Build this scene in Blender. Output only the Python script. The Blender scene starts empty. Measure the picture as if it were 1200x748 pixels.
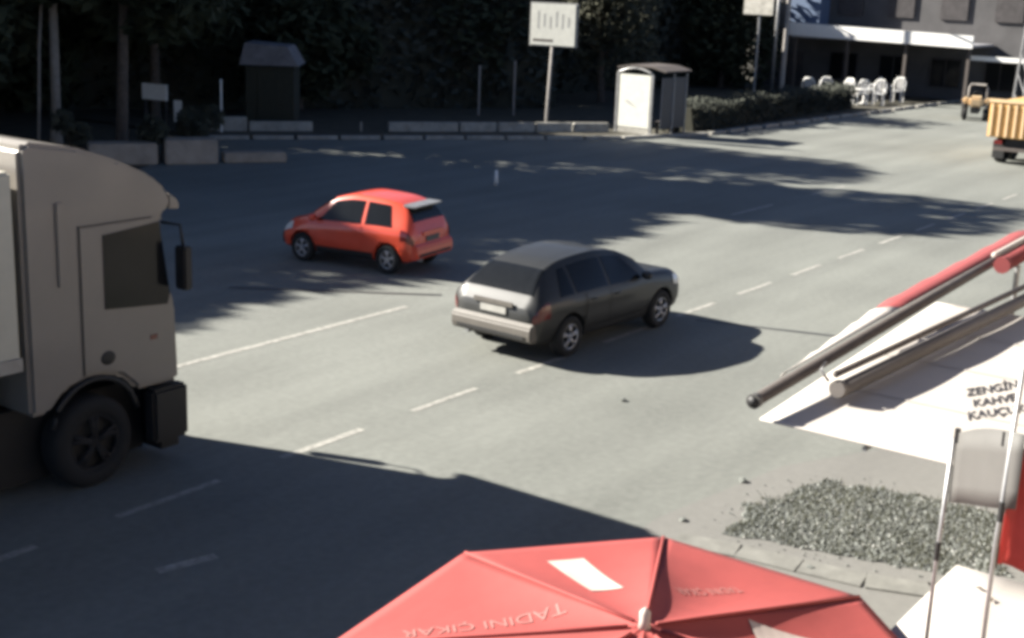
import bpy, bmesh, math, random
from mathutils import Vector, Matrix

# ------------------------------------------------------------------ camera, sky, sun, exposure
scene = bpy.context.scene
COL = scene.collection
rad = math.radians

F_PX, PITCH, ROLL, CAM_H, PSI = 1569.0, 0.2482, 0.0384, 5.661, 0.6198
fw = Vector((math.cos(PSI) * math.cos(PITCH), math.sin(PSI) * math.cos(PITCH), -math.sin(PITCH)))
rt = Vector((math.sin(PSI), -math.cos(PSI), 0))
up = rt.cross(fw)
rt2 = rt * math.cos(ROLL) + up * math.sin(ROLL)
up2 = up * math.cos(ROLL) - rt * math.sin(ROLL)
cam_data = bpy.data.cameras.new("camera")
cam = bpy.data.objects.new("camera", cam_data)
COL.objects.link(cam)
cam.matrix_world = Matrix(((rt2.x, up2.x, -fw.x, 0), (rt2.y, up2.y, -fw.y, 0), (rt2.z, up2.z, -fw.z, CAM_H), (0, 0, 0, 1)))
cam_data.sensor_width = 36
cam_data.lens = F_PX / 1200 * 36
cam_data.clip_end = 2000
scene.camera = cam

SUN_EL, SUN_AZ = 29.0, 109.0            # azimuth from +X, anticlockwise
world = bpy.data.worlds.new("World")
scene.world = world
world.use_nodes = True
wn = world.node_tree
sky = wn.nodes.new("ShaderNodeTexSky")
sky.sky_type = 'NISHITA'
sky.sun_disc = False
sky.air_density = 0.38
sky.dust_density = 0.4
sky.ozone_density = 1.4
sky.sun_elevation = rad(SUN_EL)
sky.sun_rotation = rad(90 - SUN_AZ)
wn.links.new(sky.outputs[0], wn.nodes["Background"].inputs[0])
wn.nodes["Background"].inputs[1].default_value = 0.05
sun_data = bpy.data.lights.new("sun", 'SUN')
sun_data.energy = 5.0
sun_data.angle = rad(0.6)
sun_data.color = (1.0, 0.95, 0.86)
sun = bpy.data.objects.new("sun", sun_data)
COL.objects.link(sun)
S = Vector((math.cos(rad(SUN_AZ)) * math.cos(rad(SUN_EL)), math.sin(rad(SUN_AZ)) * math.cos(rad(SUN_EL)), math.sin(rad(SUN_EL))))
sun.rotation_euler = S.to_track_quat('Z', 'Y').to_euler()

scene.view_settings.view_transform = 'Standard'
scene.view_settings.look = 'None'
scene.view_settings.exposure = 1.95
scene.view_settings.gamma = 1.0
scene.view_settings.use_curve_mapping = False
scene.render.engine = 'CYCLES'
scene.cycles.use_denoising = True
scene.cycles.max_bounces = 6
scene.cycles.filter_width = 4.0          # soft low-resolution lens

random.seed(7)

# ------------------------------------------------------------------ helpers
def mat(name, col, rough=0.7, metal=0.0, var=0.12, scale=6.0, bump=0.0, bscale=40.0, spec=0.5, col2=None, coat=0.0, trans=0.0):
    m = bpy.data.materials.new(name)
    m.use_nodes = True
    nt = m.node_tree
    b = nt.nodes["Principled BSDF"]
    b.inputs["Roughness"].default_value = rough
    b.inputs["Metallic"].default_value = metal
    b.inputs["Specular IOR Level"].default_value = spec
    b.inputs["Coat Weight"].default_value = coat
    b.inputs["Coat Roughness"].default_value = 0.08
    tc = nt.nodes.new("ShaderNodeTexCoord")
    n = nt.nodes.new("ShaderNodeTexNoise")
    n.inputs["Scale"].default_value = scale
    n.inputs["Detail"].default_value = 6
    n.inputs["Roughness"].default_value = 0.65
    nt.links.new(tc.outputs["Object"], n.inputs["Vector"])
    r = nt.nodes.new("ShaderNodeValToRGB")
    c2 = col2 if col2 else tuple(min(1, c * (1 + var)) for c in col)
    c1 = col if col2 else tuple(c * (1 - var) for c in col)
    r.color_ramp.elements[0].position = 0.3
    r.color_ramp.elements[1].position = 0.7
    r.color_ramp.elements[0].color = (*c1, 1)
    r.color_ramp.elements[1].color = (*c2, 1)
    nt.links.new(n.outputs["Fac"], r.inputs["Fac"])
    nt.links.new(r.outputs["Color"], b.inputs["Base Color"])
    if bump:
        n2 = nt.nodes.new("ShaderNodeTexNoise")
        n2.inputs["Scale"].default_value = bscale
        n2.inputs["Detail"].default_value = 4
        nt.links.new(tc.outputs["Object"], n2.inputs["Vector"])
        bp = nt.nodes.new("ShaderNodeBump")
        bp.inputs["Strength"].default_value = bump
        bp.inputs["Distance"].default_value = 0.02
        nt.links.new(n2.outputs["Fac"], bp.inputs["Height"])
        nt.links.new(bp.outputs["Normal"], b.inputs["Normal"])
    if trans:
        t = nt.nodes.new("ShaderNodeBsdfTranslucent")
        nt.links.new(r.outputs["Color"], t.inputs["Color"])
        mx = nt.nodes.new("ShaderNodeMixShader")
        mx.inputs[0].default_value = trans
        nt.links.new(b.outputs[0], mx.inputs[1])
        nt.links.new(t.outputs[0], mx.inputs[2])
        nt.links.new(mx.outputs[0], nt.nodes["Material Output"].inputs[0])
    return m

def asphalt(name, lo, hi, tint):
    """worn asphalt: large stains, wheel-track wear along X, fine aggregate"""
    m = bpy.data.materials.new(name)
    m.use_nodes = True
    nt = m.node_tree
    N, L = nt.nodes, nt.links
    b = N["Principled BSDF"]
    b.inputs["Roughness"].default_value = 0.82
    b.inputs["Specular IOR Level"].default_value = 0.35
    tc = N.new("ShaderNodeTexCoord")
    def noise(scale, detail, stretch=None):
        n = N.new("ShaderNodeTexNoise")
        n.inputs["Scale"].default_value = scale
        n.inputs["Detail"].default_value = detail
        if stretch:
            mp = N.new("ShaderNodeMapping")
            mp.inputs["Scale"].default_value = stretch
            L.new(tc.outputs["Object"], mp.inputs["Vector"])
            L.new(mp.outputs[0], n.inputs["Vector"])
        else:
            L.new(tc.outputs["Object"], n.inputs["Vector"])
        return n.outputs["Fac"]
    def mix(a, bb, f):
        x = N.new("ShaderNodeMix"); x.data_type = 'FLOAT'
        x.inputs[0].default_value = f
        L.new(a, x.inputs[2]); L.new(bb, x.inputs[3])
        return x.outputs[0]
    v = mix(noise(0.25, 5), noise(0.9, 5, (0.12, 1, 1)), 0.55)
    v = mix(v, noise(9, 6), 0.28)
    v = mix(v, noise(90, 2), 0.2)
    r = N.new("ShaderNodeValToRGB")
    r.color_ramp.elements[0].position = 0.36
    r.color_ramp.elements[1].position = 0.64
    r.color_ramp.elements[0].color = (lo * tint[0], lo * tint[1], lo * tint[2], 1)
    r.color_ramp.elements[1].color = (hi * tint[0], hi * tint[1], hi * tint[2], 1)
    L.new(v, r.inputs["Fac"])
    L.new(r.outputs[0], b.inputs["Base Color"])
    bp = N.new("ShaderNodeBump")
    bp.inputs["Strength"].default_value = 0.35
    bp.inputs["Distance"].default_value = 0.01
    L.new(noise(120, 3), bp.inputs["Height"])
    L.new(bp.outputs[0], b.inputs["Normal"])
    return m

def tag(o, label=None, cat=None, group=None, kind=None):
    if label: o["label"] = label
    if cat: o["category"] = cat
    if group: o["group"] = group
    if kind: o["kind"] = kind
    return o

def thing(name, label, cat, loc=(0, 0, 0), rz=0.0, group=None):
    o = bpy.data.objects.new(name, None)
    COL.objects.link(o)
    o.location = loc
    o.rotation_euler = (0, 0, rz)
    o.empty_display_size = 0.2
    return tag(o, label, cat, group)

def link(name, me, m, parent=None):
    o = bpy.data.objects.new(name, me)
    COL.objects.link(o)
    if m is not None:
        me.materials.clear()
        me.materials.append(m)
    if parent is not None:
        o.parent = parent
    return o

def mesh(name, verts, faces, m, parent=None, smooth=False, bevel=0.0, solid=0.0):
    me = bpy.data.meshes.new(name)
    me.from_pydata([tuple(v) for v in verts], [], faces)
    bm = bmesh.new(); bm.from_mesh(me)
    bmesh.ops.recalc_face_normals(bm, faces=bm.faces[:])
    if bevel:
        bmesh.ops.bevel(bm, geom=bm.edges[:], offset=bevel, segments=2, affect='EDGES', clamp_overlap=True)
    bm.to_mesh(me); bm.free()
    if smooth:
        me.polygons.foreach_set("use_smooth", [True] * len(me.polygons))
    o = link(name, me, m, parent)
    if solid:
        md = o.modifiers.new("solid", 'SOLIDIFY'); md.thickness = solid; md.offset = -1
    return o

def from_bm(name, bm, m, parent=None, smooth=False):
    bmesh.ops.recalc_face_normals(bm, faces=bm.faces[:])
    me = bpy.data.meshes.new(name)
    bm.to_mesh(me); bm.free()
    if smooth:
        me.polygons.foreach_set("use_smooth", [True] * len(me.polygons))
    return link(name, me, m, parent)

BOXF = [(0, 1, 3, 2), (4, 6, 7, 5), (0, 4, 5, 1), (2, 3, 7, 6), (0, 2, 6, 4), (1, 5, 7, 3)]
def box(name, lo, hi, m, parent=None, bevel=0.0):
    v = [(x, y, z) for x in (lo[0], hi[0]) for y in (lo[1], hi[1]) for z in (lo[2], hi[2])]
    return mesh(name, v, BOXF, m, parent, bevel=bevel)

def bm_tube(bm, pts, r, seg=10, cap=True):
    pts = [Vector(p) for p in pts]
    rs = r if isinstance(r, (list, tuple)) else [r] * len(pts)
    rings = []
    for i, p in enumerate(pts):
        d = (pts[min(i + 1, len(pts) - 1)] - pts[max(i - 1, 0)]).normalized()
        a = d.orthogonal().normalized() if abs(d.z) > .9 else d.cross(Vector((0, 0, 1))).normalized()
        b = d.cross(a)
        rings.append([bm.verts.new(p + (a * math.cos(2 * math.pi * k / seg) + b * math.sin(2 * math.pi * k / seg)) * rs[i]) for k in range(seg)])
    for i in range(len(rings) - 1):
        for k in range(seg):
            bm.faces.new((rings[i][k], rings[i][(k + 1) % seg], rings[i + 1][(k + 1) % seg], rings[i + 1][k]))
    if cap:
        bm.faces.new(rings[0][::-1]); bm.faces.new(rings[-1])

def tube(name, pts, r, m, parent=None, seg=10):
    bm = bmesh.new()
    bm_tube(bm, pts, r, seg)
    return from_bm(name, bm, m, parent, smooth=(len(pts) > 2 or seg > 8) and 'cap' not in name)

def poly(name, pts, z, m, parent=None):
    return mesh(name, [(p[0], p[1], z) for p in pts], [tuple(range(len(pts)))], m, parent)

def prism(name, prof, y0, y1, m, parent=None, bevel=0.0):
    """profile in XZ extruded along Y"""
    n = len(prof)
    v = [(x, y0, z) for x, z in prof] + [(x, y1, z) for x, z in prof]
    f = [tuple(range(n)), tuple(range(2 * n - 1, n - 1, -1))] + [(i, n + i, n + (i + 1) % n, (i + 1) % n) for i in range(n)]
    return mesh(name, v, f, m, parent, bevel=bevel)

def text_mesh(s, size, bold=0.0):
    c = bpy.data.curves.new("txt", 'FONT')
    c.body = s; c.size = size; c.align_x = 'CENTER'; c.align_y = 'CENTER'
    c.resolution_u = 3; c.offset = bold
    o = bpy.data.objects.new("txt", c)
    COL.objects.link(o)
    bpy.context.view_layer.update()
    me = bpy.data.meshes.new_from_object(o.evaluated_get(bpy.context.evaluated_depsgraph_get()))
    bpy.data.objects.remove(o)
    return me

# ------------------------------------------------------------------ materials
M = {}
M['road'] = asphalt("worn_asphalt", 0.115, 0.215, (0.965, 1.0, 0.90))
M['pave'] = asphalt("pale_paving", 0.135, 0.19, (1.0, 0.98, 0.9))
M['bed'] = asphalt("dark_bed", 0.075, 0.12, (0.95, 1.0, 0.92))
M['soil'] = mat("soil", (0.05, 0.045, 0.03), 0.95, var=.4, scale=1.5, bump=.5)
M['line'] = mat("worn_road_paint", (0.40, 0.39, 0.35), 0.7, col2=(0.15, 0.147, 0.13), scale=9)
M['thin_shadow'] = mat("painted_shadow", (0.03, 0.03, 0.03), 0.6)  # flat dark colour for thin cast shadows painted on the road
M['kerb'] = mat("concrete", (0.29, 0.28, 0.25), 0.9, var=.3, scale=3, bump=.3)
M['edging'] = mat('worn_edging', (0.165, 0.163, 0.146), 0.9, var=.25, scale=4)
M['stonewall'] = mat("beige_render", (0.30, 0.25, 0.20), 0.9, var=.25, scale=2)
M['stone'] = mat("loose_stone", (0.14, 0.148, 0.135), 0.9, var=.5, scale=3)
M['stonel'] = mat("pale_stone", (0.30, 0.30, 0.28), 0.9, var=.4, scale=3)
M['canvas'] = mat("white_canvas", (0.41, 0.378, 0.342), 0.85, var=.05, scale=1.2, bump=.1, bscale=8)
M['canvas2'] = mat("off_white_canvas", (0.38, 0.352, 0.32), 0.85, var=.06, scale=1.5)
M['red'] = mat("faded_red_canvas", (0.275, 0.046, 0.040), 0.8, var=.10, scale=2.5, bump=.1, bscale=10)
M['redtrim'] = mat('dark_red_trim', (0.20, 0.036, 0.036), 0.85, var=.15, scale=3)
M['redflag'] = mat("red_cloth", (0.50, 0.075, 0.065), 0.8, var=.1, scale=6, trans=.4)
M['print'] = mat("white_print", (0.42, 0.35, 0.31), 0.8, var=.08)
M['faint_print'] = mat("faded_white_print", (0.30, 0.13, 0.115), 0.8, var=.08)
M['bar'] = mat("grey_metal_bar", (0.075, 0.062, 0.055), 0.75, metal=0, var=.2)
M['bar2'] = mat("pale_grey_fabric_roll", (0.11, 0.098, 0.09), 0.7, var=.08)
M['black'] = mat("black_plastic", (0.012, 0.012, 0.012), 0.6)
M['ink'] = mat("black_lettering", (0.02, 0.02, 0.025), 0.8)
M['steel'] = mat("grey_steel", (0.30, 0.30, 0.30), 0.45, metal=.6, var=.2)
M['polegrey'] = mat("weathered_pole", (0.26, 0.24, 0.22), 0.8, var=.2)
M['panel'] = mat("pale_grey_panel", (0.085, 0.082, 0.076), 0.7, var=.06)
M['white'] = mat("white_paint", (0.72, 0.71, 0.68), 0.5, var=.05)
M['sign'] = mat("sign_face", (0.74, 0.74, 0.68), 0.5, var=.08, trans=.3)
M['sign_mark'] = mat("faded_sign_marks", (0.36, 0.36, 0.34), 0.6)
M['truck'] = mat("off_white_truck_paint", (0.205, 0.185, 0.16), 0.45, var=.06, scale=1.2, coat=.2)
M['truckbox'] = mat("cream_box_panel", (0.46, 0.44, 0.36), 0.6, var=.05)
M['glass'] = mat("dark_glass", (0.010, 0.011, 0.012), 0.12, var=.1, spec=.3)
M['rubber'] = mat("tyre_rubber", (0.012, 0.012, 0.012), 0.9)
M['alloy'] = mat("alloy_rim", (0.42, 0.42, 0.43), 0.35, metal=.8)
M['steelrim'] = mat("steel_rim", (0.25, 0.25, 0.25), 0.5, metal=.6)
M['darkrim'] = mat('shade_black_rim', (0.014, 0.013, 0.013), 0.9)  # front lorry rim blackened, the shade around it put into the colour
M['suv'] = mat("dark_grey_green_paint", (0.021, 0.0215, 0.0205), 0.5, metal=.0, var=.06, spec=.45, coat=.22)
M['orange'] = mat("orange_red_paint", (0.60, 0.068, 0.03), 0.35, var=.05, coat=.5)
M['dkgrey'] = mat("grey_car_paint", (0.018, 0.018, 0.02), 0.6)
M['plate'] = mat("number_plate", (0.75, 0.74, 0.70), 0.5)
M['dullplate'] = mat('dusty_plate', (0.34, 0.33, 0.30), 0.7)
M['bumper'] = mat("sunlit_tone_bumper", (0.105, 0.094, 0.08), 0.6, metal=.0)  # lighter than the body: sunlight on the tail put into the colour
M['tail'] = mat("tail_lamp", (0.11, 0.012, 0.01), 0.2, coat=.6)
M['lamp'] = mat("lamp_glass", (0.62, 0.62, 0.60), 0.15, coat=.6)
M['yellow'] = mat("ochre_yellow_paint", (0.58, 0.36, 0.13), 0.5, var=.12, scale=2)
M['yellow2'] = mat("pale_yellow_paint", (0.62, 0.45, 0.26), 0.5, var=.12, scale=2)
M['bark'] = mat("bark", (0.085, 0.065, 0.05), 0.95, var=.35, scale=8, bump=.6)
M['leaf'] = mat("dark_leaves", (0.03, 0.036, 0.022), 0.8, spec=.15, col2=(0.05, 0.056, 0.032), scale=1.2, trans=.06)
M['leaf2'] = mat("olive_leaves", (0.065, 0.068, 0.05), 0.8, spec=.2, col2=(0.12, 0.12, 0.085), scale=1.2, trans=.42)
M['hedge'] = mat("hedge_leaves", (0.036, 0.040, 0.034), 0.85, spec=.15, col2=(0.058, 0.062, 0.05), scale=1.5, trans=.04)
M['core'] = mat("hedge_twigs", (0.03, 0.03, 0.02), 0.95)
M['wallgrey'] = mat("grey_render", (0.075, 0.072, 0.072), 0.9, var=.2, scale=.8)
M['walldark'] = mat("dark_timber", (0.05, 0.045, 0.045), 0.9, var=.3, scale=3)
M['blue'] = mat("blue_paint", (0.10, 0.14, 0.22), 0.6)
M['roofmetal'] = mat("grey_roof_sheet", (0.35, 0.35, 0.37), 0.5, metal=.3, var=.15)
M['shedroof'] = mat('dull_roof_sheet', (0.16, 0.155, 0.165), 0.8, var=.3, scale=3)
M['shelterglass'] = mat("tinted_shelter_glass", (0.03, 0.035, 0.05), 0.3, spec=.2)

# ------------------------------------------------------------------ ground and road
def fan_grid(name, x0, x1, y0, y1, n, z, m):
    xs = [x0 + (x1 - x0) * i / n for i in range(n + 1)]
    ys = [y0 + (y1 - y0) * i / n for i in range(n + 1)]
    v = [(x, y, z) for y in ys for x in xs]
    f = [(j * (n + 1) + i, j * (n + 1) + i + 1, (j + 1) * (n + 1) + i + 1, (j + 1) * (n + 1) + i) for j in range(n) for i in range(n)]
    return mesh(name, v, f, m)

tag(fan_grid("ground", -700, 900, -700, 900, 8, -0.008, M['soil']), kind="structure")
road = poly("road", [(-150, 7.4), (250, 7.4), (250, 60), (33.5, 60), (33.5, 33.0), (43.2, 25.9), (47.5, 24.3), (95, 24.3), (95, 23), (250, 23), (250, 60), (-150, 60)][:0] or
            [(-150, -3), (250, -3), (250, 23.0), (95, 23.2), (47.3, 24.6), (43.2, 26.0), (31.0, 35.0), (24.0, 30.5), (18.0, 34.0), (-150, 34.0)], 0.0, M['road'])
tag(road, kind="structure")

def strip(name, a, b, w, z, m, parent):
    a, b = Vector((*a, 0)), Vector((*b, 0))
    n = (b - a).normalized().cross(Vector((0, 0, 1))) * (w / 2)
    k = max(1, int((b - a).length / 0.5))
    v = []
    for i in range(k + 1):
        p = a.lerp(b, i / k)
        j1, j2 = random.uniform(.8, 1.06), random.uniform(.8, 1.06)
        v += [(p.x + n.x * j1, p.y + n.y * j1, z), (p.x - n.x * j2, p.y - n.y * j2, z)]
    return mesh(name, v, [(2 * i, 2 * i + 1, 2 * i + 3, 2 * i + 2) for i in range(k)], m, parent)

strip("centre_line", (-20, 14.85), (17.6, 14.85), 0.15, 0.004, M['line'], road)
x = 10.75 - 2.41 * 5
while x < 47:
    strip("lane_dash", (x, 10.98), (x + 1.42, 10.98), 0.12, 0.004, M['line'], road)
    x += 2.41
for a, b in (((31, 15.3), (33.4, 15.3)), ((36, 15.3), (38.4, 15.3))):
    strip("lane_dash", a, b, 0.12, 0.004, M['line'], road)
strip("painted_shadow", (20.4, 10.6), (21.1, 8.3), 0.10, 0.004, M['thin_shadow'], road)  # cast shadow of a thin pole, painted as a dark strip
strip("painted_shadow", (16.4, 18.1), (18.7, 14.95), 0.14, 0.0045, M['thin_shadow'], road)  # another thin cast shadow painted as a dark strip
strip("lane_mark", (7.75, 9.62), (8.35, 9.45), 0.14, 0.004, M['line'], road)

# pale pavement apron on the near side, the dark bed and its edging
apron = poly("pavement", [(9.0, 6.3), (12.1, 6.6), (14.6, 6.25), (18, 4.6), (40, 4.3), (40, -2.5), (3, -2.5), (3, 5.6)], 0.005, M['pave'])
tag(apron, kind="structure")
bedpts = [(12.15, 5.85), (13.22, 6.0), (14.47, 5.72), (14.85, 4.39), (14.75, 3.5), (13.15, 3.1), (12.65, 3.7), (12.45, 4.6)]
def ragged(pts, step=.12, j=.07):
    out = []; rnd = random.Random(4)
    for k in range(len(pts)):
        a, b = Vector(pts[k]), Vector(pts[(k + 1) % len(pts)])
        n = max(1, int((b - a).length / step))
        for i in range(n):
            p = a.lerp(b, i / n)
            out.append((p.x + rnd.gauss(0, j), p.y + rnd.gauss(0, j)))
    return out
corepts = bedpts
bedpts = ragged([(13.4 + (x - 13.4) * .97, 4.75 + (y - 4.75) * .97) for x, y in bedpts])
halo = [(13.4 + (x - 13.4) * 1.25, 4.75 + (y - 4.75) * 1.22) for x, y in corepts]
bed = poly("planting_bed", bedpts, 0.010, M['bed'])
tag(bed, kind="structure")

def inside(p, pts):
    c = False
    for i in range(len(pts)):
        a, b = pts[i], pts[i - 1]
        if (a[1] > p[1]) != (b[1] > p[1]) and p[0] < (b[0] - a[0]) * (p[1] - a[1]) / (b[1] - a[1]) + a[0]:
            c = not c
    return c

def pebbles(name, n, pts, rmin, rmax, m, label, z=0.012, seed=1):
    rnd = random.Random(seed)
    xs = [p[0] for p in pts]; ys = [p[1] for p in pts]
    v, f = [], []
    while n:
        p = (rnd.uniform(min(xs), max(xs)), rnd.uniform(min(ys), max(ys)))
        if not inside(p, pts): continue
        n -= 1
        r = rnd.uniform(rmin, rmax); h = r * rnd.uniform(.5, 1.0)
        b0 = len(v)
        a0 = rnd.uniform(0, 6)
        for k in range(5):
            a = a0 + k * 1.2566 + rnd.uniform(-.3, .3)
            v.append((p[0] + r * math.cos(a), p[1] + r * math.sin(a), z))
        v.append((p[0], p[1], z + h))
        f += [(b0 + k, b0 + (k + 1) % 5, b0 + 5) for k in range(5)]
    return tag(mesh(name, v, f, m), label, "gravel", kind="stuff")

pebbles("gravel", 4200, bedpts, .006, .03, M['stone'], "dark loose gravel scattered over the grey bed", seed=3)
pebbles("pale_gravel", 350, bedpts, .010, .028, M['stonel'], "pale pebbles scattered over the grey bed", seed=5)
pebbles("stray_gravel", 320, halo, .006, .018, M['stone'], "stray dark gravel spread around the grey bed", seed=6)

def grass(name, n, pts, h, m, label, seed):
    rnd = random.Random(seed)
    xs = [p[0] for p in pts]; ys = [p[1] for p in pts]
    v, f = [], []
    while n:
        p = (rnd.uniform(min(xs), max(xs)), rnd.uniform(min(ys), max(ys)))
        if not inside(p, pts): continue
        n -= 1
        a = rnd.uniform(0, 6.28); w = .008; hh = h * rnd.uniform(.4, 1)
        dx, dy = math.cos(a) * w, math.sin(a) * w
        b0 = len(v)
        v += [(p[0] - dx, p[1] - dy, .008), (p[0] + dx, p[1] + dy, .008), (p[0] + rnd.uniform(-.5, .5) * hh, p[1] + rnd.uniform(-.5, .5) * hh, hh)]
        f.append((b0, b0 + 1, b0 + 2))
    return tag(mesh(name, v, f, m), label, "weeds", kind="stuff")
grass("weeds", 4500, bedpts, .08, M['leaf2'], "short sparse weeds growing in the grey bed", 9)

edging = thing("edging_kerb", "pale concrete edging between the grey bed and the red parasol", "kerb")
ex = [(11.75, 6.15), (11.9, 5.5), (11.98, 4.85), (12.08, 4.2), (12.3, 3.6), (12.75, 3.05), (13.1, 2.5)]
for i in range(len(ex) - 1):
    a, b = Vector((*ex[i], 0)), Vector((*ex[i + 1], 0))
    d = (b - a).normalized(); n = d.cross(Vector((0, 0, 1))) * .17
    a2, b2 = a + d * .004, b - d * .004
    v = [(p.x, p.y, z) for p in (a2 - n, a2 + n, b2 + n, b2 - n) for z in (0.0, .022)]
    mesh("kerb_block", v, [(0, 2, 4, 6), (1, 7, 5, 3), (0, 1, 3, 2), (2, 3, 5, 4), (4, 5, 7, 6), (6, 7, 1, 0)], M['edging'], edging, bevel=.006)

# loose stones on the near lane
def loose_stone(x, y, r, label):
    bm = bmesh.new()
    bmesh.ops.create_icosphere(bm, subdivisions=1, radius=r)
    for v in bm.verts:
        v.co *= random.uniform(.75, 1.2); v.co.z *= .55
    o = from_bm("loose_stone", bm, M['stone'])
    o.location = (x, y, r * .35)
    tag(o, label, "stone", "loose stones on the asphalt")
loose_stone(15.5, 9.1, .055, "small dark stone on the lane below the dark car's shadow")
loose_stone(13.76, 6.38, .06, "dark stone at the far corner of the grey bed")
loose_stone(12.25, 6.35, .05, "dark stone beside the tip of the red parasol")
loose_stone(12.0, 4.75, .05, "dark stone lying on the pale edging of the bed")

# ------------------------------------------------------------------ far pavement, low wall, planter
far_pave = poly("far_pavement", [(31.2, 35.3), (43.4, 26.3), (47.5, 24.9), (95, 23.5), (95, 60), (31.2, 60)], 0.06, M['soil'])
tag(far_pave, kind="structure")
fk = thing("far_kerb", "pale kerb edging the far side of the road by the shelter", "kerb")
fpts = [(31.0, 35.25), (43.3, 26.15), (47.4, 24.75), (95, 23.35)]
for i in range(len(fpts) - 1):
    a, b = Vector((*fpts[i], 0)), Vector((*fpts[i + 1], 0))
    k = int((b - a).length / 1.5)
    for j in range(k):
        p, q_ = a.lerp(b, j / k + .004), a.lerp(b, (j + 1) / k - .004)
        n = (b - a).normalized().cross(Vector((0, 0, 1))) * .12
        v = [(s.x, s.y, z) for s in (p - n, p + n, q_ + n, q_ - n) for z in (0.0, .12)]
        mesh("kerb_block", v, [(0, 2, 4, 6), (1, 7, 5, 3), (0, 1, 3, 2), (2, 3, 5, 4), (4, 5, 7, 6), (6, 7, 1, 0)], M['kerb'], fk)

lw = thing("low_wall", "long low pale concrete wall behind the signpost at far side", "wall")
wa, wb = Vector((32.4, 36.6, .06)), Vector((44.6, 27.6, .06))
dirw = (wb - wa).normalized(); nw = dirw.cross(Vector((0, 0, 1))) * .12
segs = [(0.0, .085), (.09, .24), (.355, .36), (.425, .60), (.605, .70), (.705, .80), (.805, .90), (.905, 1.0)]
for t0, t1 in segs:
    a, b = wa.lerp(wb, t0), wa.lerp(wb, t1)
    h = .34 if t0 > .05 else .5
    v = [(s.x, s.y, s.z + z) for s in (a - nw, a + nw, b + nw, b - nw) for z in (-.05, h)]
    mesh("wall_block", v, [(0, 2, 4, 6), (1, 7, 5, 3), (0, 1, 3, 2), (2, 3, 5, 4), (4, 5, 7, 6), (6, 7, 1, 0)], M['kerb'], lw, bevel=.02)

pl = thing("stone_planter", "beige rendered planter wall with shrubs left of the orange car", "planter", (26.2, 31.6, 0), rad(-32))
box("wall", (-2.2, -.45, 0), (-.25, .35, .62), M['stonewall'], pl, .04)
box("wall", (-.05, -.5, 0), (1.5, .35, .72), M['stonewall'], pl, .04)
box("ledge", (1.7, -.35, 0), (3.6, .25, .30), M['stonewall'], pl, .04)

# ------------------------------------------------------------------ foliage
def leaf_cloud(name, blobs, n, size, m, parent, seed, flat=1.0):
    rnd = random.Random(seed)
    tot = sum(b[3] ** 2 for b in blobs)
    v, f = [], []
    for (bx, by, bz, br) in blobs:
        for _ in range(int(n * br * br / tot)):
            while True:
                d = Vector((rnd.uniform(-1, 1), rnd.uniform(-1, 1), rnd.uniform(-1, 1)))
                if .15 < d.length < 1: break
            d = d.normalized() * (d.length ** .55) * br
            p = Vector((bx + d.x, by + d.y, bz + d.z * flat))
            a = Vector((rnd.uniform(-1, 1), rnd.uniform(-1, 1), rnd.uniform(-1, 1))).normalized()
            b = a.orthogonal().normalized()
            s = size * rnd.uniform(.55, 1.3)
            i = len(v)
            v += [p - a * s, p + b * s * .45, p + a * s, p - b * s * .45]
            f.append((i, i + 1, i + 2, i + 3))
    me = bpy.data.meshes.new(name)
    me.from_pydata(v, [], f)
    return link(name, me, m, parent)

def tree(name, label, x, y, h, r, low, seed, leaf='leaf', n=6500, size=.26, group="trees on the far side", z0=0.0):
    rnd = random.Random(seed)
    t = thing(name, label, "tree", (x, y, z0), 0, group)
    bm = bmesh.new()
    top = Vector((rnd.uniform(-.4, .4), rnd.uniform(-.4, .4), h * .8))
    mid = Vector((rnd.uniform(-.25, .25), rnd.uniform(-.25, .25), h * .35))
    bm_tube(bm, [(0, 0, -.1), (0, 0, .3), mid, top], [.28, .2, .15, .04], 9)
    blobs = []
    for k in range(15):
        a = k * 2.4 + rnd.uniform(-.4, .4)
        zz = low + (h - low) * (k + .5) / 15
        prof = math.sin(math.pi * min(1, max(.12, (zz - low + .8) / (h - low + 1.2)))) ** .6
        rr = r * prof * rnd.uniform(.35, .75)
        tip = Vector((math.cos(a) * rr, math.sin(a) * rr, zz))
        st = mid.lerp(top, max(0, (zz - h * .4) / (h * .6))) if zz > h * .4 else mid * .9
        bm_tube(bm, [st, st.lerp(tip, .5) + Vector((0, 0, .2)), tip], [.09, .06, .025], 6)
        blobs.append((tip.x, tip.y, tip.z, r * rnd.uniform(.36, .56)))
    blobs.append((0, 0, (low + h) / 2, r * .6)); blobs.append((0, 0, low + (h - low) * .75, r * .5))
    from_bm("trunk", bm, M['bark'], t, True)
    leaf_cloud("crown", blobs, n, size, M[leaf], t, seed)
    return t

tree("street_tree", "tall dark leafy tree just behind the beige planter", 27.0, 34.6, 12.6, 4.8, 5.2, 1, n=15000, size=.3)
tree("street_tree", "dark leafy tree at the left edge beside the grey utility pole", 23.2, 38.6, 11.2, 5.0, 4.2, 2, n=15000, size=.32)
tree("street_tree", "dark leafy tree left of the frame, nearest to the utility pole", 19.4, 36.6, 10.2, 4.8, 2.0, 3, n=21000, size=.32)
tree("street_tree", "dark leafy tree left of the frame, second from the utility pole", 14.2, 36.4, 10.1, 5.0, 2.0, 4, n=21000, size=.32)
tree("street_tree", "dark leafy tree left of the frame, third from the utility pole", 9.0, 36.6, 10.1, 5.0, 2.0, 5, n=21000, size=.32)
tree("street_tree", "dark leafy tree farthest left of the frame", 3.0, 36.6, 10.1, 5.0, 2.0, 15, n=14000, size=.32)
tree("street_tree", "dark tree deep behind the utility pole at the left edge", 30.5, 46.5, 11.5, 5.0, 1.2, 16, n=14000, size=.32)
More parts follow.
